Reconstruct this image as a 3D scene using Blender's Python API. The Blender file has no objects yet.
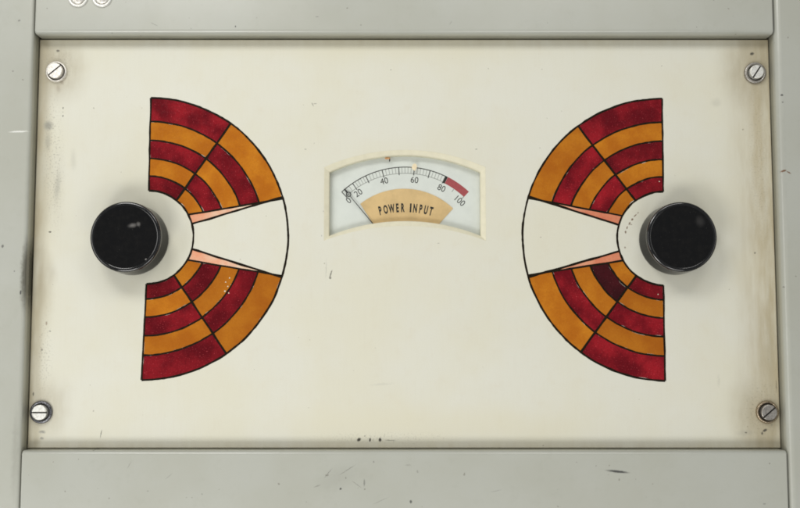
import bpy, bmesh, math, random
from mathutils import Vector, noise as mnoise

random.seed(7)
SC = bpy.context.scene
COL = SC.collection
Z0 = 1.2            # height of the panel's reference point above the floor, metres
MM = 0.001

# ------------------------------------------------------------------ camera
cam_data = bpy.data.cameras.new('camera')
cam = bpy.data.objects.new('camera', cam_data)
COL.objects.link(cam)
cam_data.sensor_width = 36.0
cam_data.lens = 36.0 * 1060 / 800
cam_data.clip_start = 0.02
cam_data.clip_end = 50
cam.location = (0, -0.6864, Z0 - 0.06005)
cam.rotation_euler = (math.radians(95.0), 0, 0)
SC.camera = cam

# ------------------------------------------------------------------ world and lamps
world = bpy.data.worlds.new('World')
SC.world = world
world.use_nodes = True
bg = world.node_tree.nodes['Background']
bg.inputs[0].default_value = (0.95, 0.98, 1.0, 1)
bg.inputs[1].default_value = 0.18


def area(name, loc, target, sx, sy, power, color):
    l = bpy.data.lights.new(name, 'AREA')
    l.shape = 'RECTANGLE'; l.size = sx; l.size_y = sy
    l.energy = power; l.color = color
    o = bpy.data.objects.new(name, l)
    COL.objects.link(o)
    o.location = loc
    o.rotation_euler = (Vector(target) - Vector(loc)).to_track_quat('-Z', 'Y').to_euler()
    return o


WARM = (1.0, 0.985, 0.95)
area('softbox_upper_left', (-0.33, -0.70, Z0 + 0.56), (-0.05, 0, Z0), 0.34, 0.22, 2.65, WARM)
area('softbox_lower_left', (-0.33, -0.70, Z0 - 0.54), (-0.05, 0, Z0), 0.34, 0.24, 2.65, WARM)
area('softbox_upper_right', (0.24, -0.70, Z0 + 0.56), (-0.03, 0, Z0), 0.34, 0.22, 1.3, WARM)
area('softbox_lower_right', (0.24, -0.70, Z0 - 0.54), (-0.03, 0, Z0), 0.34, 0.24, 1.25, WARM)
area('tent_top', (-0.14, -0.34, Z0 + 0.62), (-0.10, 0, Z0 + 0.05), 0.7, 0.45, 0.6, WARM)
area('tent_bottom', (-0.14, -0.32, Z0 - 0.64), (-0.10, 0, Z0 - 0.05), 0.7, 0.45, 0.85, WARM)
area('side_softbox', (-0.74, -0.72, Z0 - 0.02), (-0.02, 0, Z0), 0.26, 0.7, 1.8, WARM)
area('right_strip', (0.74, -0.66, Z0 - 0.02), (0.10, 0, Z0), 0.12, 0.7, 0.5, WARM)

SC.view_settings.view_transform = 'Standard'
SC.view_settings.look = 'None'
SC.view_settings.exposure = 0.06
SC.view_settings.gamma = 1.0
SC.view_settings.use_curve_mapping = False
SC.render.engine = 'CYCLES'
SC.cycles.use_denoising = True
SC.cycles.max_bounces = 8
SC.cycles.filter_width = 1.8

# ------------------------------------------------------------------ node helpers


class NT:
    """Small builder for a material node tree; coordinates are panel millimetres."""

    def __init__(self, name):
        self.m = bpy.data.materials.new(name)
        self.m.use_nodes = True
        self.t = self.m.node_tree
        self.bsdf = self.t.nodes['Principled BSDF']
        self.out = self.t.nodes['Material Output']
        g = self.n('ShaderNodeNewGeometry')
        s = self.vm('SUBTRACT', g.outputs['Position'], (0, 0, Z0))
        self.p = self.vm('MULTIPLY', s, (1000, 1000, 1000))

    def n(self, kind, **kw):
        x = self.t.nodes.new(kind)
        for k, v in kw.items():
            setattr(x, k, v)
        return x

    def put(self, sock, v):
        if isinstance(v, bpy.types.NodeSocket):
            self.t.links.new(v, sock)
        elif isinstance(v, (tuple, list)) and sock.type == 'RGBA' and len(v) == 3:
            sock.default_value = (*v, 1)
        else:
            sock.default_value = v

    def vm(self, op, a, b=None):
        x = self.n('ShaderNodeVectorMath', operation=op)
        self.put(x.inputs[0], a)
        if b is not None:
            self.put(x.inputs[1], b)
        return x.outputs['Value'] if op in ('LENGTH', 'DOT_PRODUCT') else x.outputs['Vector']

    def ma(self, op, a, b=None, clamp=False):
        x = self.n('ShaderNodeMath', operation=op, use_clamp=clamp)
        self.put(x.inputs[0], a)
        if b is not None:
            self.put(x.inputs[1], b)
        return x.outputs[0]

    def xyz(self, v=None):
        x = self.n('ShaderNodeSeparateXYZ')
        self.put(x.inputs[0], v if v is not None else self.p)
        return x.outputs

    def noise(self, scale, detail=3.0, rough=0.55, vec=None, color=False):
        x = self.n('ShaderNodeTexNoise')
        self.put(x.inputs['Vector'], vec if vec is not None else self.p)
        x.inputs['Scale'].default_value = scale
        x.inputs['Detail'].default_value = detail
        x.inputs['Roughness'].default_value = rough
        return x.outputs['Color'] if color else x.outputs['Fac']

    def ramp(self, v, a, b, lo=0.0, hi=1.0, smooth=True):
        x = self.n('ShaderNodeMapRange', interpolation_type='SMOOTHSTEP' if smooth else 'LINEAR')
        self.put(x.inputs['Value'], v)
        x.inputs['From Min'].default_value = a
        x.inputs['From Max'].default_value = b
        x.inputs['To Min'].default_value = lo
        x.inputs['To Max'].default_value = hi
        return x.outputs['Result']

    def mix(self, fac, a, b, blend='MIX'):
        x = self.n('ShaderNodeMix', data_type='RGBA', blend_type=blend)
        self.put(x.inputs[0], fac)
        self.put(x.inputs[6], a)
        self.put(x.inputs[7], b)
        return x.outputs[2]

    def scaled(self, s):
        return self.vm('MULTIPLY', self.p, s)

    def warped(self, amp, scale):
        c = self.noise(scale, 3, 0.6, color=True)
        c = self.vm('SUBTRACT', c, (0.5, 0.5, 0.5))
        c = self.vm('MULTIPLY', c, (amp, 0, amp))
        return self.vm('ADD', self.p, c)

    def blob(self, vec, cx, cz, rx, rz, rot=0.0, soft=0.5, k=1.0):
        mp = self.n('ShaderNodeMapping', vector_type='TEXTURE')
        self.put(mp.inputs['Vector'], vec)
        mp.inputs['Location'].default_value = (cx, 0, cz)
        mp.inputs['Rotation'].default_value = (0, -math.radians(rot), 0)
        mp.inputs['Scale'].default_value = (rx, 1e5, rz)
        return self.ramp(self.vm('LENGTH', mp.outputs[0]), 1.0, 1.0 - soft, 0.0, k)

    def blobs(self, vec, rows):
        acc = None
        for r in rows:
            b = self.blob(vec, *r)
            acc = b if acc is None else self.ma('MAXIMUM', acc, b)
        return acc

    def bump(self, h, strength, dist=0.0002, normal=None):
        x = self.n('ShaderNodeBump')
        x.inputs['Strength'].default_value = strength
        x.inputs['Distance'].default_value = dist
        self.put(x.inputs['Height'], h)
        if normal is not None:
            self.put(x.inputs['Normal'], normal)
        return x.outputs['Normal']

    def set(self, color=None, rough=None, metal=None, spec=None, normal=None, coat=None):
        b = self.bsdf.inputs
        if color is not None: self.put(b['Base Color'], color)
        if rough is not None: self.put(b['Roughness'], rough)
        if metal is not None: self.put(b['Metallic'], metal)
        if spec is not None: self.put(b['Specular IOR Level'], spec)
        if normal is not None: self.put(b['Normal'], normal)
        if coat is not None: self.put(b['Coat Weight'], coat)
        return self.m


# ------------------------------------------------------------------ materials
def mat_panel():
    """Cream enamel: yellowed in patches, grime and painted light falloff along the edges, chips and smudges."""
    t = NT('cream_enamel')
    x, y, z = t.xyz()
    c = t.mix(t.ramp(t.noise(0.016, 3), 0.35, 0.68), (0.662, 0.656, 0.570), (0.652, 0.636, 0.522))
    st = t.noise(1.0, 2, 0.5, t.scaled((0.9, 1, 0.05)))          # faint brushed streaks
    c = t.mix(t.ramp(st, 0.45, 0.75, 0, 0.10), c, (0.60, 0.57, 0.47))
    c = t.mix(t.ramp(t.noise(0.09, 5, 0.65), 0.50, 0.80, 0, 0.20), c, (0.60, 0.54, 0.40))
    # yellowed by age around the meter and along the foot of the plate
    wl = t.warped(16, 0.03)
    ws = t.warped(2.4, 0.45)
    wt = t.warped(0.9, 1.1)
    ylw = t.blobs(wl, [(3, 38, 78, 42, 0, 0.8, 0.55), (20, -110, 150, 20, 0, 0.9, 0.5), (-20, 138, 150, 16, 0, 0.9, 0.4)])
    c = t.mix(ylw, c, (0.655, 0.622, 0.475))
    # grime creeping in from the edges; the right band also paints in light falloff
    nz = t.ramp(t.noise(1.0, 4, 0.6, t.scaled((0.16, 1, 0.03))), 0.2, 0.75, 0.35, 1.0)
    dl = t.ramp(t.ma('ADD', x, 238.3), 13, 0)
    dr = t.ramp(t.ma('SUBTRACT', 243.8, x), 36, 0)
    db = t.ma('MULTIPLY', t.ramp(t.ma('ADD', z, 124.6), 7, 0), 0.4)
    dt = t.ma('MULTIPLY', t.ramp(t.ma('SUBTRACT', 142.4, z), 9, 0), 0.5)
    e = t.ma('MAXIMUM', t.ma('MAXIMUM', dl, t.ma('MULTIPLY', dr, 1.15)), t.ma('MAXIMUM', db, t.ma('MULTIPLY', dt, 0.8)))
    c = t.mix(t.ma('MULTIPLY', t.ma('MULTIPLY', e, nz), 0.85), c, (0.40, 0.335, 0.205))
    # brown-grey darkening around the four corner screws and down the side edges
    g = t.blobs(wl, [(-227, 123, 27, 33, 0, 0.95, 0.78), (235, 124, 32, 44, 0, 0.95, 0.80),
                     (-228, -99, 20, 27, 0, 0.95, 0.55), (233, -102, 30, 36, 0, 0.95, 0.78),
                     (-231, -20, 9, 36, 0, 0.9, 0.45), (236, -70, 10, 50, 0, 0.9, 0.4),
                     (-229, 45, 11, 50, 0, 0.9, 0.22)])
    c = t.mix(t.ma('MULTIPLY', g, t.ramp(t.noise(1.0, 4, 0.65, t.scaled((0.22, 1, 0.07))), 0.15, 0.7, 0.5, 1.0)), c, (0.36, 0.315, 0.215))
    # grey smears
    s = t.blobs(ws, [(-231, 84.5, 4.5, 4.5, 0, 0.9, 0.65), (-231, 74, 3, 9, 0, 0.9, 0.3), (-224, 44, 3, 14, -4, 0.9, 0.32),
                     (-229.3, -114.4, 3.0, 1.3, 0, 0.9, 0.75), (-229.2, -118.4, 1.6, 1.2, 0, 0.9, 0.7),
                     (-12, -84, 11, 1.0, 3, 0.9, 0.14),
                     (208, 100, 5, 4, 0, 0.9, 0.16), (-214, 62, 3, 10, 4, 0.9, 0.15),
                     (-48, -10, 0.5, 9, 0, 0.9, 0.30), (205, -82, 1.2, 6, 0, 0.9, 0.15), (221, -115, 8, 3, 0, 0.9, 0.2)])
    c = t.mix(s, c, (0.20, 0.205, 0.19))
    # gritty, sharp-edged specks rubbed into the paint near the edges
    grit = t.blobs(ws, [(-227, 62, 9, 62, 3, 0.8, 1.0), (-229, -70, 7, 45, 0, 0.8, 0.8), (235, 60, 9, 80, 0, 0.8, 0.6),
                        (233, -100, 18, 26, 0, 0.8, 0.9), (-226, 124, 16, 18, 0, 0.8, 0.7), (-10, -118, 60, 5, 0, 0.8, 0.7)])
    c = t.mix(t.ma('MULTIPLY', grit, t.ramp(t.noise(0.85, 4, 0.7), 0.53, 0.64, 0, 0.55)), c, (0.19, 0.175, 0.135))
    # chips down to dark metal, old drill marks
    d = t.blobs(wt, [(-226.1, 134.8, 1.5, 1.1, 0, 0.6, 0.75), (232.6, 132.8, 1.9, 1.3, 20, 0.6, 0.9),
                     (233.8, -113.4, 2.1, 1.1, 25, 0.6, 0.9), (232.0, -115.2, 0.9, 1.2, 0, 0.6, 0.8), (221.6, -114.8, 1.1, 0.7, 0, 0.7, 0.7),
                     (-221.7, 96.4, 0.6, 0.8, 0, 0.6, 0.7), (-221.6, 91.1, 0.7, 0.8, 0, 0.6, 0.8), (-221.7, 93.6, 0.5, 0.5, 0, 0.6, 0.5),
                     (-227.9, 14.4, 1.3, 0.7, 0, 0.6, 0.85), (-235.6, -90.3, 0.7, 1.7, 0, 0.6, 0.7),
                     (-26.3, -119.3, 1.8, 1.4, 40, 0.6, 1.0), (-22.6, -117.0, 0.7, 0.5, 0, 0.6, 0.6), (-19.2, -119.3, 0.8, 1.7, -10, 0.6, 0.95),
                     (-12.8, -119.3, 1.2, 1.7, 0, 0.6, 1.0), (-6, -119.7, 4.5, 0.4, 0, 0.6, 0.5),
                     (-191.5, -115.6, 0.33, 3.6, -10, 0.6, 0.9), (-57.5, 98.8, 0.45, 1.8, 25, 0.6, 0.55), (-55.9, 99.3, 1.3, 0.4, 8, 0.6, 0.55),
                     (-44.9, -13.0, 0.6, 3.6, -18, 0.6, 0.75), (-45.3, -15.6, 1.0, 1.1, 0, 0.6, 0.75),
                     (230.8, 0.7, 0.8, 0.8, 0, 0.6, 0.7), (242.0, -85, 0.35, 5, 0, 0.6, 0.5), (-6, 122, 0.5, 0.5, 0, 0.5, 0.5),
                     (-62, 69, 1.0, 0.6, 0, 0.6, 0.4), (50, 69, 1.0, 0.5, 0, 0.6, 0.5), (-50, 28, 0.5, 0.7, 0, 0.6, 0.3), (-51, 12, 0.5, 0.8, 0, 0.6, 0.3),
                     (25, 7, 0.9, 0.4, 0, 0.6, 0.35), (-226, -50, 0.9, 0.7, 0, 0.6, 0.5), (-231, -62, 0.9, 0.9, 0, 0.6, 0.6), (-236, -104, 0.6, 0.9, 0, 0.6, 0.6)])
    c = t.mix(d, c, (0.035, 0.032, 0.026))
    # brown bruise of scrapes on the collar of the far dial
    br = t.blobs(wt, [(146.9, 14.3, 0.8, 1.2, 0, 0.6, 0.85), (147.9, 17.2, 0.6, 1.4, -20, 0.6, 0.9), (149.6, 20.0, 0.7, 1.5, -30, 0.6, 0.85),
                      (151.4, 22.6, 1.2, 0.8, 40, 0.6, 0.9), (153.4, 25.2, 0.6, 1.6, -45, 0.6, 0.8), (155.2, 26.9, 0.5, 1.0, -45, 0.6, 0.6),
                      (146.3, 4.2, 0.8, 0.8, 0, 0.6, 0.7), (150.6, 19.3, 0.9, 0.5, 0, 0.6, 0.6), (-228.5, -45, 0.9, 1.7, 0, 0.7, 0.55), (-225.2, 109.5, 2.2, 4.5, 15, 0.9, 0.22), (-222.8, 113.5, 1.6, 2.4, 30, 0.9, 0.3)])
    c = t.mix(br, c, (0.12, 0.055, 0.02))
    # fly specks
    c = t.mix(t.ramp(t.noise(1.6, 3, 0.6), 0.35, 0.75, 0, 0.12), c, (0.52, 0.49, 0.38))
    sp = t.ramp(t.noise(0.42, 1.0, 0.3), 0.795, 0.83, 0, 0.45)
    c = t.mix(sp, c, (0.16, 0.13, 0.08))
    # orange peel and slow waviness of hand-sprayed paint
    h = t.ma('ADD', t.ma('MULTIPLY', t.noise(1.4, 3), 0.35), t.ma('MULTIPLY', t.noise(0.03, 2), 3.0))
    return t.set(c, t.ramp(t.noise(0.03, 3), 0.3, 0.7, 0.44, 0.56), spec=0.32, normal=t.bump(h, 0.28))


def mat_grey(name, marks_dark=(), marks_soft=(), marks_white=(), marks_rust=()):
    """Satin grey-green cabinet paint."""
    t = NT(name)
    c = t.mix(t.ramp(t.noise(0.022, 4), 0.3, 0.7), (0.432, 0.440, 0.392), (0.412, 0.417, 0.362))
    c = t.mix(t.ramp(t.noise(0.12, 5, 0.65), 0.5, 0.8, 0, 0.22), c, (0.34, 0.342, 0.285))
    wt = t.warped(0.9, 1.0)
    ws = t.warped(3.0, 0.3)
    h = t.ma('ADD', t.ma('MULTIPLY', t.noise(0.5, 2), 0.5), t.ma('MULTIPLY', t.noise(0.02, 2), 4.0))
    # paint worn thin and grimy where parts meet: yellow film in the recess
    _, y, _ = t.xyz()
    c = t.mix(t.ma('MULTIPLY', t.ramp(y, -9, 0), t.ramp(t.noise(0.08, 4), 0.25, 0.7, 0.4, 0.85)), c, (0.52, 0.50, 0.385))
    if marks_soft:
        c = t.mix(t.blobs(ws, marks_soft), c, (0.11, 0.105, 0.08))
    if marks_rust:
        c = t.mix(t.blobs(wt, marks_rust), c, (0.15, 0.07, 0.03))
    if marks_white:
        c = t.mix(t.blobs(wt, marks_white), c, (0.78, 0.78, 0.74))
    if marks_dark:
        d = t.blobs(wt, marks_dark)
        c = t.mix(d, c, (0.05, 0.05, 0.048))
    c = t.mix(t.ramp(t.noise(0.36, 1, 0.3), 0.79, 0.82, 0, 0.5), c, (0.15, 0.14, 0.11))
    return t.set(c, t.ramp(t.noise(0.03, 2), 0.3, 0.7, 0.22, 0.27), spec=0.7, normal=t.bump(h, 0.07))


def mat_paint(name, a, b, dark, spec_k=0.30, rough=(0.12, 0.22), fleck=0.42, fade=None, mott=0.4):
    """Stained-glass paint: uneven pooled colour, a gloss, dust flecks in it."""
    t = NT(name)
    oi = t.n('ShaderNodeObjectInfo')
    off = t.vm('ADD', t.p, t.vm('MULTIPLY', oi.outputs['Location'], (0, 0, 0)))
    r = oi.outputs['Random']
    c = t.mix(t.ramp(t.noise(0.06, 3, 0.5), 0.30, 0.66), a, b)
    c = t.mix(t.ramp(r, 0, 1, 0, 0.45, False), c, dark)
    c = t.mix(t.ramp(t.noise(0.7, 5, 0.8), 0.40, 0.75, 0, mott), c, dark)
    c = t.mix(t.ramp(t.noise(1.5, 2, 0.5), 0.62, 0.76, 0, fleck), c, tuple(min(1, 2.2 * k + 0.10) for k in a))
    if fade:
        x, _, _ = t.xyz()
        tip = t.ramp(t.ma('ABSOLUTE', x), 136, 108, 0, 0.9)
        c = t.mix(t.ma('MULTIPLY', tip, t.ramp(t.noise(0.12, 3), 0.3, 0.65, 0.4, 1.0)), c, fade)
    h = t.ma('ADD', t.noise(0.35, 3), t.ma('MULTIPLY', t.noise(1.2, 2), 0.8))
    return t.set(c, t.ramp(t.noise(0.4, 4), 0.3, 0.7, *rough), spec=spec_k, normal=t.bump(h, 0.25))


def mat_simple(name, color, rough=0.5, metal=0.0, spec=0.5, var=0.15, scale=0.8, bump=0.1):
    t = NT(name)
    dk = tuple(k * (1 - var * 2) for k in color)
    c = t.mix(t.ramp(t.noise(scale, 4, 0.6), 0.3, 0.75), color, dk)
    return t.set(c, t.ramp(t.noise(scale * 1.7, 3), 0.3, 0.7, rough * 0.85, min(1, rough * 1.15)), metal, spec, t.bump(t.noise(scale * 2, 3), bump))


def mat_knob(name, marks, spec=0.42):
    t = NT(name)
    c = t.mix(t.ramp(t.noise(0.25, 5, 0.65), 0.4, 0.8), (0.004, 0.004, 0.0042), (0.008, 0.0075, 0.007))
    c = t.mix(t.blobs(t.warped(1.6, 0.5), marks), c, (0.22, 0.21, 0.20))
    c = t.mix(t.ramp(t.noise(0.9, 2, 0.5), 0.70, 0.80, 0, 0.5), c, (0.07, 0.066, 0.06))
    sc = t.noise(1.0, 3, 0.6, t.scaled((1.8, 1, 0.09)))
    c = t.mix(t.ramp(sc, 0.64, 0.8, 0, 0.15), c, (0.03, 0.029, 0.027))
    return t.set(c, t.ramp(t.noise(0.3, 4), 0.3, 0.7, 0.08, 0.16), spec=spec, normal=t.bump(t.noise(0.3, 3), 0.02))


def mat_metal(name, color, dirt, rough=0.35, metal=0.9, amount=0.7):
    t = NT(name)
    c = t.mix(t.ramp(t.noise(0.9, 5, 0.7), 0.42, 0.72, 0, amount), color, dirt)
    sc = t.noise(2.0, 3, 0.6, t.scaled((0.5, 1, 2.0)))
    return t.set(c, t.ramp(t.noise(0.8, 4), 0.3, 0.7, rough * 0.7, rough * 1.3), metal, 0.5, t.bump(sc, 0.22))


def mat_glass():
    m = bpy.data.materials.new('meter_glass'); m.use_nodes = True
    t = m.node_tree; t.nodes.remove(t.nodes['Principled BSDF'])
    out = t.nodes['Material Output']
    tr = t.nodes.new('ShaderNodeBsdfTransparent'); tr.inputs[0].default_value = (0.985, 0.995, 0.995, 1)
    gl = t.nodes.new('ShaderNodeBsdfGlossy'); gl.inputs['Roughness'].default_value = 0.06
    fr = t.nodes.new('ShaderNodeFresnel'); fr.inputs[0].default_value = 1.45
    mx = t.nodes.new('ShaderNodeMixShader')
    ge = t.nodes.new('ShaderNodeNewGeometry')
    k = t.nodes.new('ShaderNodeMath'); k.operation = 'SUBTRACT'; k.inputs[0].default_value = 1.0
    t.links.new(ge.outputs['Backfacing'], k.inputs[1])
    k2 = t.nodes.new('ShaderNodeMath'); k2.operation = 'MULTIPLY'
    t.links.new(fr.outputs[0], k2.inputs[0]); t.links.new(k.outputs[0], k2.inputs[1])
    t.links.new(k2.outputs[0], mx.inputs[0]); t.links.new(tr.outputs[0], mx.inputs[1])
    t.links.new(gl.outputs[0], mx.inputs[2]); t.links.new(mx.outputs[0], out.inputs[0])
    return m


M_PANEL = mat_panel()
M_RED = mat_paint('red_glass_paint', (0.350, 0.012, 0.020), (0.135, 0.003, 0.008), (0.045, 0.002, 0.004))
M_MAROON = mat_paint('darkened_red_paint', (0.065, 0.006, 0.009), (0.035, 0.004, 0.006), (0.012, 0.003, 0.004))
M_AMBER = mat_paint('amber_glass_paint', (0.560, 0.205, 0.014), (0.430, 0.130, 0.008), (0.250, 0.068, 0.006), fleck=0.12, mott=0.32)
M_PINK = mat_paint('salmon_paint', (0.78, 0.30, 0.16), (0.76, 0.44, 0.29), (0.60, 0.20, 0.10), fleck=0.1, fade=(0.74, 0.60, 0.45))
M_CORAL = mat_paint('coral_paint', (0.60, 0.14, 0.08), (0.70, 0.30, 0.17), (0.48, 0.10, 0.05), fleck=0.1, fade=(0.70, 0.36, 0.22))
M_LINE = mat_simple('black_line_paint', (0.015, 0.011, 0.006), 0.5, spec=0.08, var=0.3, scale=1.0, bump=0.3)
M_BEZEL = mat_simple('cream_bezel', (0.70, 0.665, 0.505), 0.45, spec=0.35, var=0.04, scale=0.2)
M_DIAL = mat_simple('dial_paper', (0.70, 0.708, 0.66), 0.65, spec=0.2, var=0.04, scale=0.07)
M_TAN = mat_simple('tan_card', (0.70, 0.485, 0.235), 0.7, spec=0.2, var=0.08, scale=0.12)
M_INK = mat_simple('printing_ink', (0.035, 0.033, 0.028), 0.7, spec=0.2, var=0.2)
M_FAINT = mat_simple('faded_ink', (0.24, 0.24, 0.215), 0.7, spec=0.2, var=0.1)
M_REDINK = mat_simple('red_ink', (0.40, 0.085, 0.09), 0.7, spec=0.2, var=0.1)
M_NEEDLE = mat_simple('needle_black', (0.02, 0.019, 0.016), 0.45, var=0.1)
M_CHIP = mat_simple('cream_paint_drip', (0.78, 0.66, 0.44), 0.6, var=0.05)
M_CHIP2 = mat_simple('orange_paint_flake', (0.58, 0.30, 0.12), 0.6, var=0.2)
M_DARK = mat_simple('dark_backing', (0.05, 0.042, 0.03), 0.8)
M_SLOT = mat_simple('dark_slot_and_ring_grime', (0.02, 0.017, 0.012), 0.9)
M_GLASS = mat_glass()

# ------------------------------------------------------------------ mesh helpers
# All geometry is given in panel millimetres: x right, z up, h = height in front of the panel face.


def V(x, z, h=0.0, o=(0, 0)):
    return ((x - o[0]) * MM, -h * MM, (z - o[1]) * MM)


def mesh_obj(name, verts, faces, mat, parent=None, smooth=False, loc=None):
    me = bpy.data.meshes.new(name)
    me.from_pydata(verts, [], faces)
    bm = bmesh.new(); bm.from_mesh(me)
    bmesh.ops.recalc_face_normals(bm, faces=bm.faces)
    bm.to_mesh(me); bm.free()
    me.materials.append(mat)
    if smooth:
        for p in me.polygons:
            p.use_smooth = True
    o = bpy.data.objects.new(name, me)
    COL.objects.link(o)
    if parent is not None:
        o.parent = parent
    if loc is not None:
        o.location = loc
    return o


def tag(o, label, cat, group=None):
    o['label'] = label
    o['category'] = cat
    if group:
        o['group'] = group
    return o


def thing(name, label, cat, x, z, h=0.0, group=None):
    o = bpy.data.objects.new(name, None)
    o.empty_display_size = 0.01
    COL.objects.link(o)
    o.location = (x * MM, -h * MM, Z0 + z * MM)
    return tag(o, label, cat, group)


def weighted(o):
    m = o.modifiers.new('weighted', 'WEIGHTED_NORMAL'); m.keep_sharp = True; m.weight = 100
    return o


def prism(loop, h0, h1, o=(0, 0)):
    """Closed outline (x, z) extruded from h0 to h1."""
    n = len(loop)
    vs = [V(x, z, h0, o) for x, z in loop] + [V(x, z, h1, o) for x, z in loop]
    fs = [tuple(range(n)), tuple(range(2 * n - 1, n - 1, -1))]
    fs += [(i, (i + 1) % n, n + (i + 1) % n, n + i) for i in range(n)]
    return vs, fs


def lathe(profile, seg=64, cx=0.0, cz=0.0, close=True):
    """profile: list of (radius, height) turned about the panel normal."""
    vs, fs = [], []
    for r, h in profile:
        for k in range(seg):
            a = 2 * math.pi * k / seg
            vs.append(V(cx + r * math.cos(a), cz + r * math.sin(a), h))
    for j in range(len(profile) - 1):
        for k in range(seg):
            k2 = (k + 1) % seg
            fs.append((j * seg + k, j * seg + k2, (j + 1) * seg + k2, (j + 1) * seg + k))
    if close:
        fs.append(tuple(range((len(profile) - 1) * seg, len(profile) * seg)))
    return vs, fs


def rbox(name, x0, x1, z0, z1, h0, h1, rad, mat, parent=None, seg=6, o=(0, 0), loc=None):
    bm = bmesh.new()
    bmesh.ops.create_cube(bm, size=1)
    for v in bm.verts:
        v.co = Vector(((x0 + (v.co.x + .5) * (x1 - x0) - o[0]) * MM, -(h0 + (.5 - v.co.y) * (h1 - h0)) * MM,
                       (z0 + (v.co.z + .5) * (z1 - z0) - o[1]) * MM))
    yf = -h1 * MM
    ax = 0 if (x1 - x0) > (z1 - z0) else 2          # the long direction
    ends = ((x0 - o[0]) * MM, (x1 - o[0]) * MM) if ax == 0 else ((z0 - o[1]) * MM, (z1 - o[1]) * MM)
    front = [e for e in bm.edges if all(abs(v.co.y - yf) < 1e-7 for v in e.verts) and abs(e.verts[0].co[ax] - e.verts[1].co[ax]) > 1e-6]
    bmesh.ops.bevel(bm, geom=front, offset=rad * MM, segments=seg, profile=0.5, affect='EDGES')
    for q in ends:
        cap = [e for e in bm.edges if all(abs(v.co[ax] - q) < 1e-7 for v in e.verts)]
        bmesh.ops.bevel(bm, geom=cap, offset=1.1 * MM, segments=3, profile=0.5, affect='EDGES')
    me = bpy.data.meshes.new(name); bm.to_mesh(me); bm.free()
    for p in me.polygons: p.use_smooth = True
    me.materials.append(mat)
    ob = bpy.data.objects.new(name, me); COL.objects.link(ob)
    if parent: ob.parent = parent
    if loc: ob.location = loc
    return weighted(ob)


# ------------------------------------------------------------------ the cabinet
cw = mesh_obj('dark_backing_sheet', *prism([(-330, -330), (336, -330), (336, 330), (-330, 330)], -40, -36), M_DARK)  # unseen dark sheet added behind the panel so the gaps read dark
cw.location = (0, 0, Z0)
cw['kind'] = 'structure'

M_TOP = mat_grey('grey_paint_top', marks_dark=[(-107.1, 147.6, 0.6, 0.9, 10, 0.6, 0.9), (-160, 149, 3.5, 0.35, -25, 0.6, 0.35), (-54, 154, 1.5, 0.4, 0, 0.6, 0.5), (33, 150, 2, 0.4, 60, 0.6, 0.25)])
M_BOT = mat_grey('grey_paint_bottom',
                 marks_dark=[(136.5, -138.0, 9.5, 1.1, -6, 0.7, 0.95), (-37.3, -148.7, 0.9, 0.9, 0, 0.6, 0.9), (-22.4, -145.0, 0.7, 3.0, 0, 0.6, 0.45),
                             (-33, -137, 8, 0.4, 32, 0.7, 0.33), (-45, -139, 5, 0.35, 50, 0.7, 0.45), (-27, -146, 5, 0.35, -35, 0.7, 0.33), (6.8, -156.6, 1.0, 1.4, 0, 0.6, 0.8),
                             (-52, -147, 3.0, 0.6, 20, 0.7, 0.30), (-12, -156, 7, 0.3, 24, 0.7, 0.30), (-34, -142, 0.6, 1.0, 0, 0.6, 0.36), (-16.5, -132, 0.7, 0.9, 0, 0.6, 0.36),
                             (-170, -134, 3.5, 0.3, 60, 0.7, 0.3), (-145, -141, 4, 0.3, 40, 0.7, 0.3), (-158, -150, 1.0, 0.6, 0, 0.7, 0.3), (-124, -152, 0.8, 0.8, 0, 0.7, 0.30),
                             (-193.2, -124.6, 1.2, 0.8, 0, 0.6, 0.8), (5, -134, 2.5, 0.35, 0, 0.7, 0.3), (11, -138, 0.8, 1.3, 0, 0.7, 0.3), (228, -158, 1.4, 0.6, 0, 0.6, 0.36), (60, -150, 5, 0.3, 12, 0.7, 0.3)],
                 marks_soft=[(-40, -142, 20, 10, 20, 0.9, 0.10)])
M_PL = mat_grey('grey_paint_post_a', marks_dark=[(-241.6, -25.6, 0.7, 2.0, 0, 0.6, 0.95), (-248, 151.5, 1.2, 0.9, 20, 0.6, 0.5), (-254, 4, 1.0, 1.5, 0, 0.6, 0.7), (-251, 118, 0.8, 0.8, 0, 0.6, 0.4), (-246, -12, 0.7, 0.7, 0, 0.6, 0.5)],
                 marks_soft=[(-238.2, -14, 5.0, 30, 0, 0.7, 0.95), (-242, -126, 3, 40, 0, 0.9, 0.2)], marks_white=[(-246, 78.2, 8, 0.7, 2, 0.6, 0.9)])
M_PR = mat_grey('grey_paint_post_b', marks_dark=[(247.2, 102.2, 1.2, 0.9, 0, 0.6, 0.85), (247.6, 97.6, 0.6, 0.6, 0, 0.6, 0.6), (243, 4, 0.7, 0.9, 0, 0.6, 0.6), (245, -22, 0.7, 0.7, 0, 0.6, 0.5)],
                 marks_rust=[(246.8, 52.6, 2.4, 0.9, 15, 0.6, 0.95), (250, 51.6, 2.2, 0.5, -30, 0.6, 0.9)], marks_soft=[(246, 60, 3, 90, 0, 0.9, 0.12)])

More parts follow.
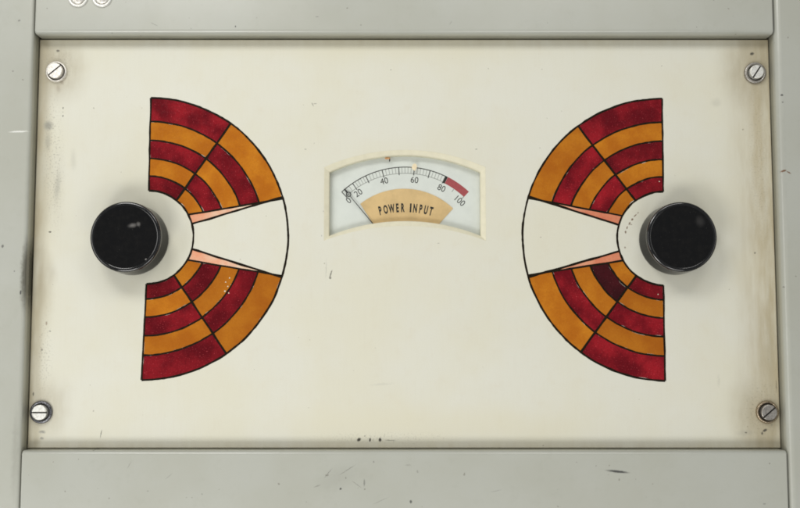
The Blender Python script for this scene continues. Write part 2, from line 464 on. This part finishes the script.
top = rbox('cabinet_rail', -237.9, 243.2, 142.9, 232, -20, 12.0, 2.9, M_TOP, o=(0, 142.9), loc=(0, 0, Z0 + .1429))
tag(top, 'grey painted metal rail above the cream panel with two round studs', 'rail', 'rails of the console cabinet')
bot = rbox('cabinet_rail', -237.9, 243.3, -215, -125.0, -20, 12.0, 2.8, M_BOT, o=(0, -215), loc=(0, 0, Z0 - .215))
tag(bot, 'scratched grey metal rail under the cream panel with a black scuff streak', 'rail', 'rails of the console cabinet')
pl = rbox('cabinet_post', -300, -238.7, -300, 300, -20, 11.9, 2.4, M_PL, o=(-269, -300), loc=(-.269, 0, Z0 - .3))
tag(pl, 'grey painted cabinet post with a white scratch and a dark grime patch on its edge', 'post', 'posts of the console cabinet')
pr = rbox('cabinet_post', 244.1, 306, -300, 300, -20, 11.9, 4.0, M_PR, o=(275, -300), loc=(.275, 0, Z0 - .3))
tag(pr, 'grey painted cabinet post with a small rust brown chip', 'post', 'posts of the console cabinet')

# ------------------------------------------------------------------ the instrument panel
panel = thing('instrument_panel', 'large cream enamelled front plate with two red and amber painted fans', 'panel', 0, -124.6)
PO = (0, 0)
OFF = (0, 0, 0.1246)


def meter_loop(off, n=40):
    """Outline of the meter opening grown outward by off."""
    x0, x1 = -46.2 - off, 52.6 + off
    def arc(zc, za, rev):
        half = (x1 - x0) / 2; mid = (x0 + x1) / 2
        s = za - zc; R = (half * half + s * s) / (2 * s)
        pts = []
        for k in range(n + 1):
            x = x0 + (x1 - x0) * k / n
            pts.append((x, za - R + math.sqrt(R * R - (x - mid) ** 2)))
        return pts[::-1] if rev else pts
    return arc(12.0 - off, 21.8 - off, False) + arc(54.0 + off * .9, 65.1 + off, True)


def plate_mesh():
    bm = bmesh.new()
    x0, x1, z0, z1 = -238.4, 243.75, -124.7, 142.5
    hole = meter_loop(3.4)

    def loop(pts, h):
        return [bm.verts.new(V(x, z, h)) for x, z in pts]

    def rect(i):
        a, b, c, d = x0 + i, x1 - i, z0 + i, z1 - i
        return [(a, c), (b, c), (b, d), (a, d)]
    fo, so, bo = loop(rect(0.5), 0), loop(rect(0), -0.5), loop(rect(0), -3.0)
    fi, bi = loop(hole, 0), loop(hole, -3.0)

    def edges(vs):
        return [bm.edges.new((vs[i], vs[(i + 1) % len(vs)])) for i in range(len(vs))]
    e = edges(fo) + edges(fi)
    bmesh.ops.triangle_fill(bm, edges=e, use_beauty=True)
    for A, B in ((fo, so), (so, bo), (fi, bi)):
        for i in range(len(A)):
            j = (i + 1) % len(A)
            bm.faces.new((A[i], A[j], B[j], B[i]))
    bmesh.ops.recalc_face_normals(bm, faces=bm.faces)
    me = bpy.data.meshes.new('plate'); bm.to_mesh(me); bm.free()
    me.materials.append(M_PANEL)
    o = bpy.data.objects.new('plate', me); COL.objects.link(o)
    o.parent = panel; o.location = OFF
    return o


plate_mesh()

RINGS = [30.7, 40.2, 51.9, 63.9, 76.4, 92.2]


def fan(cx, cz, sx, b, coral, dark_cell):
    """b: boundary lines as (inner point, outer point), relative to the centre, x positive towards the fan."""
    def W(p):
        return (cx + sx * p[0], cz + p[1])

    def at(line, r):
        (ax, az), (bx, bz) = line
        lo, hi = 0.0, 1.0
        f = lambda t: math.hypot(ax + (bx - ax) * t, az + (bz - az) * t)
        t = (r - f(0)) / (f(1) - f(0))
        for _ in range(4):
            t += (r - f(t)) / (f(1) - f(0))
        return math.atan2(az + (bz - az) * t, ax + (bx - ax) * t)

    def pol(r, a):
        return (r * math.cos(a), r * math.sin(a))
    sd = cx * 0.37

    def wob(p, amp, f=0.09):
        q = Vector((p[0] * f + sd, p[1] * f, 1.7))
        return (p[0] + amp * mnoise.noise(q), p[1] + amp * mnoise.noise(q + Vector((9, 4, 2))))
    # ---- black painted lines: one part
    vs, fs = [], []

    def line(pts, w, h=0.20):
        base = len(vs)
        n = len(pts)
        for i, p in enumerate(pts):
            a = Vector(pts[max(0, i - 1)]); c = Vector(pts[min(n - 1, i + 1)])
            d = (c - a).normalized(); nrm = Vector((-d.y, d.x))
            ww = 0.47 * w * (1 + 0.40 * mnoise.noise(Vector((p[0] * 0.35, p[1] * 0.35, sd))))
            q = Vector(wob(p, 0.28))
            for s, hh in ((-1, 0.01), (-0.7, h), (0.7, h), (1, 0.01)):
                x, z = W(q + nrm * ww * s)
                vs.append(V(x, z, hh))
        for i in range(n - 1):
            for k in range(3):
                fs.append((base + i * 4 + k, base + i * 4 + k + 1, base + i * 4 + 5 + k, base + i * 4 + 4 + k))
        fs.append(tuple(base + k for k in range(4)))
        fs.append(tuple(base + (n - 1) * 4 + k for k in range(4)))

    def seg(l, r0, r1, n=16):
        return [pol(r0 + (r1 - r0) * k / n, at(l, r0 + (r1 - r0) * k / n)) for k in range(n + 1)]

    def arc(r, a0, a1, n=60):
        return [pol(r, a0 + (a1 - a0) * k / n) for k in range(n + 1)]
    R0, R1 = RINGS[0], RINGS[-1]
    line(arc(R1, at(b['top_edge'], R1), at(b['bot_edge'], R1), 140), 1.5, 0.22)
    line(arc(R0, at(b['top_edge'], R0), at(b['bot_edge'], R0), 80), 1.5, 0.22)
    for h in ('top', 'bot'):
        for r in RINGS[1:-1]:
            line(arc(r, at(b[h + '_edge'], r), at(b[h + '_first'], r)), 1.45, 0.18)
        line(seg(b[h + '_edge'], R0, R1), 1.4, 0.24)
        line(seg(b[h + '_div'], R0, R1), 1.75, 0.26)
        line(seg(b[h + '_first'], R0, R1), 1.45, 0.25)
        line(seg(b[h + '_second'], R0, R1), 1.7, 0.27)
    root = mesh_obj('painted_fan', vs, fs, M_LINE, panel)
    root.location = OFF

    # ---- coloured cells: each its own piece
    def cell(name, r0, r1, la, lb, mat, ins=0.50):
        ra, rb = r0 + ins, r1 - ins
        pts = []
        for r, fwd in ((rb, True), (ra, False)):
            a0, a1 = at(la, r), at(lb, r)
            s = 1 if a1 > a0 else -1
            if abs(a1 - a0) < 2.2 * ins / r:
                a0 = a1 = (a0 + a1) / 2
            else:
                a0 += s * ins / r; a1 -= s * ins / r
            n = 18
            row = [pol(r, a0 + (a1 - a0) * k / n) for k in range(n + 1)]
            pts += row if fwd else row[::-1]
        out = []
        for p in pts:
            q = W(wob(wob(p, 0.28), 0.50, 0.14))
            out.append(q)
        m = sum(p[0] for p in out) / len(out), sum(p[1] for p in out) / len(out)
        vv = [V(x, z, 0.01) for x, z in out] + [V(x, z, 0.10) for x, z in out]
        n = len(out)
        ff = [(i, (i + 1) % n, n + (i + 1) % n, n + i) for i in range(n)]
        k = n // 2
        ff += [(n + i, n + i + 1, n + n - 2 - i, n + n - 1 - i) for i in range(k - 1)]
        return mesh_obj(name, vv, ff, mat, root)
    for h in ('top', 'bot'):
        for i in range(5):
            for j, (la, lb) in enumerate((('_edge', '_div'), ('_div', '_first'))):
                red = (i + j) % 2 == 0
                m = M_RED if red else M_AMBER
                if (h, i, j) == dark_cell: m = M_MAROON
                o = cell('red_segment' if red else 'amber_segment', RINGS[i], RINGS[i + 1], b[h + la], b[h + lb], m)
                if (h, i, j) == dark_cell: o['label'] = 'red segment darkened almost to black'
        cell('pink_wedge', R0, R1 - 2.2, b[h + '_first'], b[h + '_second'], M_CORAL if coral else M_PINK, 0.6)
    cell('white_wedge', R0, R1, b['top_second'], b['bot_second'], M_PANEL, 0.65)
    return root


fl = fan(-165.0, 11.0, 1, dict(
    top_edge=((1.0, 30.7), (1.0, 92.2)), bot_edge=((0.7, -30.4), (-1.2, -92.2)),
    top_div=((20.0, 25.3), (53.5, 74.7)), bot_div=((19.0, -25.8), (52.3, -74.4)),
    top_first=((28.0, 14.8), (87.4, 25.0)), top_second=((29.7, 8.7), (88.2, 26.2)),
    bot_first=((28.0, -15.0), (87.6, -25.2)), bot_second=((29.9, -7.8), (88.2, -26.3))), False, None)
fr = fan(172.0, 10.3, -1, dict(
    top_edge=((0.1, 30.7), (-0.6, 92.2)), bot_edge=((1.2, -31.0), (1.5, -92.2)),
    top_div=((19.0, 25.5), (54.2, 72.9)), bot_div=((20.2, -26.3), (54.6, -72.7)),
    top_first=((28.6, 15.0), (87.4, 26.2)), top_second=((30.2, 8.9), (88.0, 27.5)),
    bot_first=((28.4, -14.8), (87.8, -23.8)), bot_second=((30.2, -8.7), (88.2, -25.2))), True, ('bot', 1, 1))

# pale flakes where the paint has popped off
for (x, z, r) in [(-110.6, -15.6, 0.55), (-113.0, -18.3, 0.45), (-111.6, -21.0, 0.5), (-113.4, -24.2, 0.55), (-110.9, -25.3, 0.45), (-109.6, -20.0, 0.3), (167.2, -26.2, 0.4), (169.5, 47.6, 0.45)]:
    pts = [(x + r * random.uniform(.6, 1.2) * math.cos(a), z + r * random.uniform(.6, 1.2) * math.sin(a)) for a in [2 * math.pi * k / 7 for k in range(7)]]
    o = mesh_obj('paint_flake', *prism(pts, 0.10, 0.16), M_BEZEL, fl if x < 0 else fr)

# ------------------------------------------------------------------ the meter
meter = thing('power_meter', 'arched panel meter with tan POWER INPUT card and its needle at zero', 'meter', 3.2, 11)
MO = (3.2, 11.0)


def mp(name, loop, h0, h1, mat, parent):
    return mesh_obj(name, *prism(loop, h0, h1, MO), mat, parent)


# bezel: chamfer from the plate face down into the opening, then the inner wall
lo = [(3.38, 0.0), (3.1, -0.06), (0.45, -1.25), (0.0, -1.75), (0.0, -7.0)]
vs, fs = [], []
for off, h in lo:
    vs += [V(x, z, h, MO) for x, z in meter_loop(off)]
N = len(meter_loop(0))
for j in range(len(lo) - 1):
    fs += [(j * N + i, j * N + (i + 1) % N, (j + 1) * N + (i + 1) % N, (j + 1) * N + i) for i in range(N)]
bez = mesh_obj('bezel', vs, fs, M_BEZEL, meter)
DH = -6.2
face = mp('dial_face', [(-52, 6), (58.5, 6), (58.5, 71), (-52, 71)], DH - 1, DH, M_DIAL, meter)
SCX, SCZ, SR = 3.36, -2.73, 61.0


def sp(r, deg):
    a = math.radians(90 - deg)
    return (SCX + r * math.cos(a), SCZ + r * math.sin(a))


def strips(name, rows, mat, parent, h=DH + 0.06):
    vs, fs = [], []
    for quad in rows:
        b0 = len(vs)
        vs.extend(V(x, z, h, MO) for x, z in quad)
        fs.append(tuple(range(b0, b0 + len(quad))))
    return mesh_obj(name, vs, fs, mat, parent)


def arcrow(r0, r1, a0, a1, n=40):
    return [[sp(r0, a0 + (a1 - a0) * k / n), sp(r0, a0 + (a1 - a0) * (k + 1) / n),
             sp(r1, a0 + (a1 - a0) * (k + 1) / n), sp(r1, a0 + (a1 - a0) * k / n)] for k in range(n)]


def tick(deg, r0, r1, w):
    d = math.degrees(w / 2 / SR)
    return [sp(r0, deg - d), sp(r0, deg + d), sp(r1, deg + d), sp(r1, deg - d)]


MAJ = [-43.3, -34.7, -25.3, -14.5, -4.0, 5.8, 15.8, 26.0]
strips('scale_line', arcrow(60.6, 61.15, -43.4, 26.0), M_INK, face)
strips('major_ticks', [tick(d, 55.6, 60.6, 0.55) for d in MAJ], M_INK, face)
mn = []
for a, c in zip(MAJ[:-1], MAJ[1:]):
    k = 3 if a < -40 else 5
    mn += [tick(a + (c - a) * i / k, 56.9, 60.6, 0.26) for i in range(1, k)]
strips('minor_ticks', mn, M_FAINT, face)
strips('inner_scale_line', arcrow(56.6, 56.9, -43.3, 26.0), M_FAINT, face)
strips('red_zone', arcrow(56.4, 61.2, 27.6, 43.4, 20), M_REDINK, face)
strips('red_zone_start', [tick(26.7, 56.2, 61.2, 1.7)], M_INK, face, DH + 0.08)
strips('red_zone_tick', [tick(34.8, 53.9, 56.2, 0.4), tick(43.2, 54.2, 56.4, 0.5)], M_FAINT, face)


def text_mesh(name, body, size, x, z, rot, sxx, mat, parent, h, offset=0.0):
    cu = bpy.data.curves.new(name, 'FONT')
    cu.body = body; cu.size = 1.0; cu.align_x = 'CENTER'; cu.align_y = 'CENTER'; cu.offset = offset
    cu.resolution_u = 4
    ob = bpy.data.objects.new(name, cu); COL.objects.link(ob)
    bpy.context.view_layer.update()
    me = bpy.data.meshes.new_from_object(ob.evaluated_get(bpy.context.evaluated_depsgraph_get()))
    bpy.data.objects.remove(ob); bpy.data.curves.remove(cu)
    xs = [v.co.x for v in me.vertices]; ys = [v.co.y for v in me.vertices]
    mx, my = (min(xs) + max(xs)) / 2, (min(ys) + max(ys)) / 2
    k = size / (max(ys) - min(ys))
    ca, sa = math.cos(math.radians(rot)), math.sin(math.radians(rot))
    for v in me.vertices:
        a, b = (v.co.x - mx) * k * sxx, (v.co.y - my) * k
        v.co = V(x + a * ca - b * sa, z + a * sa + b * ca, h, MO)
    me.materials.clear(); me.materials.append(mat)
    me.name = name
    o = bpy.data.objects.new(name, me); COL.objects.link(o); o.parent = parent
    return o


for s, x, z, rot in [('0', -33.9, 36.0, 42), ('20', -27.5, 41.0, 34), ('40', -10.5, 48.9, 14), ('60', 9.6, 49.6, -6), ('80', 27.4, 44.2, -25), ('100', 39.6, 35.6, -42)]:
    text_mesh('numeral', s, 4.1, x, z, rot, 0.92, M_INK, face, DH + 0.07, 0.0)

# tan card with the lettering
card = []
CX, CZ, CR = 2.65, -2.64, 46.3
a0, a1 = math.atan2(33.6 - CZ, -26.1 - CX), math.atan2(30.6 - CZ, 34.9 - CX)
card = [(CX + CR * math.cos(a0 + (a1 - a0) * k / 40), CZ + CR * math.sin(a0 + (a1 - a0) * k / 40)) for k in range(41)]
card += [(22.0, 16.2), (-14.6, 15.4)]
tan = mp('label_card', card, DH + 0.02, DH + 0.35, M_TAN, meter)
LR, LCX, LCZ = 66.0, 3.0, 31.1 - 66.0
for ch, u in zip('POWER INPUT', [-16.1, -12.5, -8.6, -4.7, -1.1, 1.5, 4.0, 7.0, 10.7, 14.2, 17.6]):
    if ch == ' ':
        continue
    an = u / LR
    text_mesh('letter', ch, 5.9, LCX + LR * math.sin(an), LCZ + LR * math.cos(an), -math.degrees(an), 0.46 if ch != 'I' else 0.75, M_INK, tan, DH + 0.40, 0.042)

# needle with a ring near its tip
nd = []
P0, P1 = Vector((-11.5, 12.8)), Vector((-33.8, 39.8))
dv = (P1 - P0).normalized(); nv = Vector((-dv.y, dv.x))
PR = P1 - dv * 1.55
T0, T1 = P1 + dv * 1.5, P1 + dv * 4.6
quads = []
body = [P0 - nv * .34, P0 + nv * .34, PR + nv * .2, PR - nv * .2]
tip = [T0 - nv * .5, T0 + nv * .5, T1 + nv * .38, T1 - nv * .38]
vs, fs = [], []
for q in (body, tip):
    v2, f2 = prism([tuple(p) for p in q], DH + 1.3, DH + 1.6, MO)
    b0 = len(vs); vs += v2; fs += [tuple(b0 + i for i in f) for f in f2]
ring = []
for k in range(24):
    a = 2 * math.pi * k / 24
    for r in (1.15, 1.75):
        for h in (DH + 1.3, DH + 1.6):
            ring.append(V(P1.x + r * math.cos(a), P1.y + r * math.sin(a), h, MO))
b0 = len(vs); vs += ring
for k in range(24):
    i, j = b0 + 4 * k, b0 + 4 * ((k + 1) % 24)
    fs += [(i, j, j + 1, i + 1), (i + 2, j + 2, j + 3, i + 3), (i, j, j + 2, i + 2), (i + 1, j + 1, j + 3, i + 3)]
mesh_obj('needle', vs, fs, M_NEEDLE, meter)

gl = mp('glass', meter_loop(-0.02), -3.9, -3.3, M_GLASS, meter)


def flake(name, cx, cz, rx, rz, h0, h1, mat, parent, n=14):
    pts = [(cx + rx * random.uniform(.7, 1.25) * math.cos(a), cz + rz * random.uniform(.7, 1.25) * math.sin(a)) for a in [2 * math.pi * k / n for k in range(n)]]
    return mesh_obj(name, *prism(pts, h0, h1, MO), mat, parent)


flake('paint_drip', 9.3, 57.6, 1.9, 2.2, -3.31, -3.0, M_CHIP, gl)
flake('paint_flake', -8.3, 63.6, 1.9, 0.8, -3.31, -3.1, M_CHIP2, gl)
flake('paint_flake', -6.8, 62.4, 0.4, 1.3, -3.31, -3.15, M_INK, gl)

# ------------------------------------------------------------------ knobs


def knob(x, z, r, h, marks, label):
    k = thing('control_knob', label, 'knob', x, z, 0.0, 'black control knobs inside the fans')
    mat = mat_knob('black_bakelite', marks)
    wall = mat_knob('black_bakelite_skirt', [(x + 90, z, 1, 1)], 0.03)
    gloss = mat_knob('black_bakelite_edge', [(x + 90, z, 1, 1)], 0.9)
    e = 1.5
    prof = [(r + 0.1, 0.02), (r + 0.5, 0.3), (r + 0.6, 0.9), (r + 0.55, 4.0), (r + 0.1, h - e - 1)]
    vs, fs = lathe(prof, 128, close=False)
    mesh_obj('skirt', vs, fs, wall, k, smooth=True)
    prof = [(r + 0.1, h - e - 1)]
    for i in range(7):
        a = math.pi / 2 * i / 6
        prof.append((r - e + e * math.cos(a), h - e + e * math.sin(a)))
    prof += [(r - 2.1, h - 0.02), (r - 2.4, h - 0.12)]
    vs, fs = lathe(prof, 128, close=False)
    mesh_obj('edge', vs, fs, gloss, k, smooth=True)
    fp = [(r - 2.4, h - 0.12)] + [(rr, h - 0.12 - 0.35 * (1 - (rr / (r - 2.4)) ** 2)) for rr in [(r - 2.4) * (1 - i / 10) for i in range(1, 10)]]
    vs, fs = lathe(fp, 128)
    mesh_obj('face', vs, fs, mat, k, smooth=True)
    return k


knob(-173.6, 9.2, 22.5, 20, [(-169.3, 16.4, 3.9, 2.0, 12, 0.95, 0.6), (-165.6, 17.3, 1.8, 2.0, 0, 0.9, 0.5), (-160.4, -5.0, 0.75, 0.75, 0, 0.5, 0.9)],  # first two marks: soft pale patches on the upper face
     'glossy black round knob with a pale patch and a tiny white nick on its face')
knob(178.3, 9.2, 22.3, 20, [(190, 19, 4, 5, 20, 0.95, 0.10)],
     'glossy black round knob next to brown scrapes on the cream dial')

# ------------------------------------------------------------------ panel screws
M_NICKEL = mat_metal('bright_nickel', (0.86, 0.84, 0.79), (0.40, 0.33, 0.25), 0.42, 0.75)
M_NICKEL2 = mat_metal('worn_nickel', (0.80, 0.80, 0.76), (0.48, 0.45, 0.38), 0.45, 0.65)
M_DARKMET = mat_metal('blackened_steel', (0.22, 0.22, 0.24), (0.03, 0.03, 0.03), 0.25, 0.95)
M_DULL = mat_metal('dull_grey_steel', (0.42, 0.40, 0.37), (0.17, 0.14, 0.11), 0.4, 0.85)
M_BRASSY = mat_metal('tarnished_plating', (0.45, 0.37, 0.27), (0.17, 0.125, 0.07), 0.32, 0.9)


def screw(x, z, ang, mh, mc, label, hr=4.9, cr=6.9):
    s = thing('panel_screw', label, 'screw', x, z, 0.0, 'slotted screws at the panel corners')
    cp = [(cr, 0.02), (cr, 0.8), (cr - 0.15, 1.5), (cr - 0.5, 2.0), (cr - 1.0, 2.15), (hr + 0.75, 1.8), (hr + 0.6, 1.0), (hr + 0.6, 0.1)]
    vs, fs = lathe(cp, 64, close=False)
    mesh_obj('collar', vs, fs, mc, s, smooth=True)
    vs, fs = lathe([(hr + 0.65, 0.35), (hr - 0.2, 0.35)], 48, close=False)
    mesh_obj('grime_ring', vs, fs, M_SLOT, s)
    vs, fs = [], []
    # head: a shank, then two raised half-discs either side of the slot
    v2, f2 = lathe([(hr, 0.05), (hr, 3.6)], 64)
    vs += v2; fs += f2
    w = 0.48
    for sg in (1, -1):
        rows = []
        for rr, h in ((hr, 3.55), (hr, 4.6), (hr - 0.12, 4.85), (hr - 0.4, 5.0)):
            t0 = math.asin(w / rr)
            rows.append([V(rr * math.cos(t0 + (math.pi - 2 * t0) * k / 28), sg * rr * math.sin(t0 + (math.pi - 2 * t0) * k / 28), h) for k in range(29)])
        b0 = len(vs)
        for row in rows: vs += row
        for j in range(3):
            for k in range(28):
                fs.append((b0 + j * 29 + k, b0 + j * 29 + k + 1, b0 + (j + 1) * 29 + k + 1, b0 + (j + 1) * 29 + k))
            fs.append((b0 + j * 29, b0 + j * 29 + 28, b0 + (j + 1) * 29 + 28, b0 + (j + 1) * 29))
        fs.append(tuple(b0 + 3 * 29 + k for k in range(29)))
    hd = mesh_obj('head', vs, fs, mh, s)
    c, n = hr * 0.985, 0.47
    sl = mesh_obj('slot', *prism([(-c, -n), (c, -n), (c, n), (-c, n)], 3.58, 3.75), M_SLOT, hd)  # near-black bar laid on the slot floor to make it darker
    hd.rotation_euler = (0, -math.radians(ang), 0)
    return s


screw(-226.5, 120.4, 40, M_NICKEL, M_NICKEL, 'bright scratched silver screw set in a shiny silver collar on the panel', 5.1, 7.1)
screw(234.0, 119.6, 56, M_NICKEL2, M_DULL, 'pale faced slotted screw in a dull grey collar on the panel', 4.5, 7.2)
screw(-230.0, -101.8, 0, M_NICKEL2, M_DARKMET, 'white faced screw with level slot in a black steel collar', 4.8, 7.3)
screw(235.4, -101.8, 40, M_DULL, M_BRASSY, 'dull grey slotted screw in a tarnished brassy collar', 5.0, 7.3)

# ------------------------------------------------------------------ studs on the top rail
for sx in (-210.0, -194.4):
    s = thing('rail_stud', 'round pale metal stud on the face of the grey upper rail', 'stud', sx, 166.9, 12.0, 'round studs on the upper rail')
    vs, fs = lathe([(6.7, 0.01), (6.7, 0.6), (6.3, 1.0), (5.2, 1.1), (5.0, 0.8)], 48, close=False)
    mesh_obj('flange', vs, fs, M_NICKEL2, s, smooth=True)
    vs, fs = lathe([(4.95, 0.1), (4.9, 1.4), (4.4, 2.0), (3.2, 2.4), (1.5, 2.6), (0.3, 2.62)], 48)
    mesh_obj('cap', vs, fs, M_NICKEL, s, smooth=True)
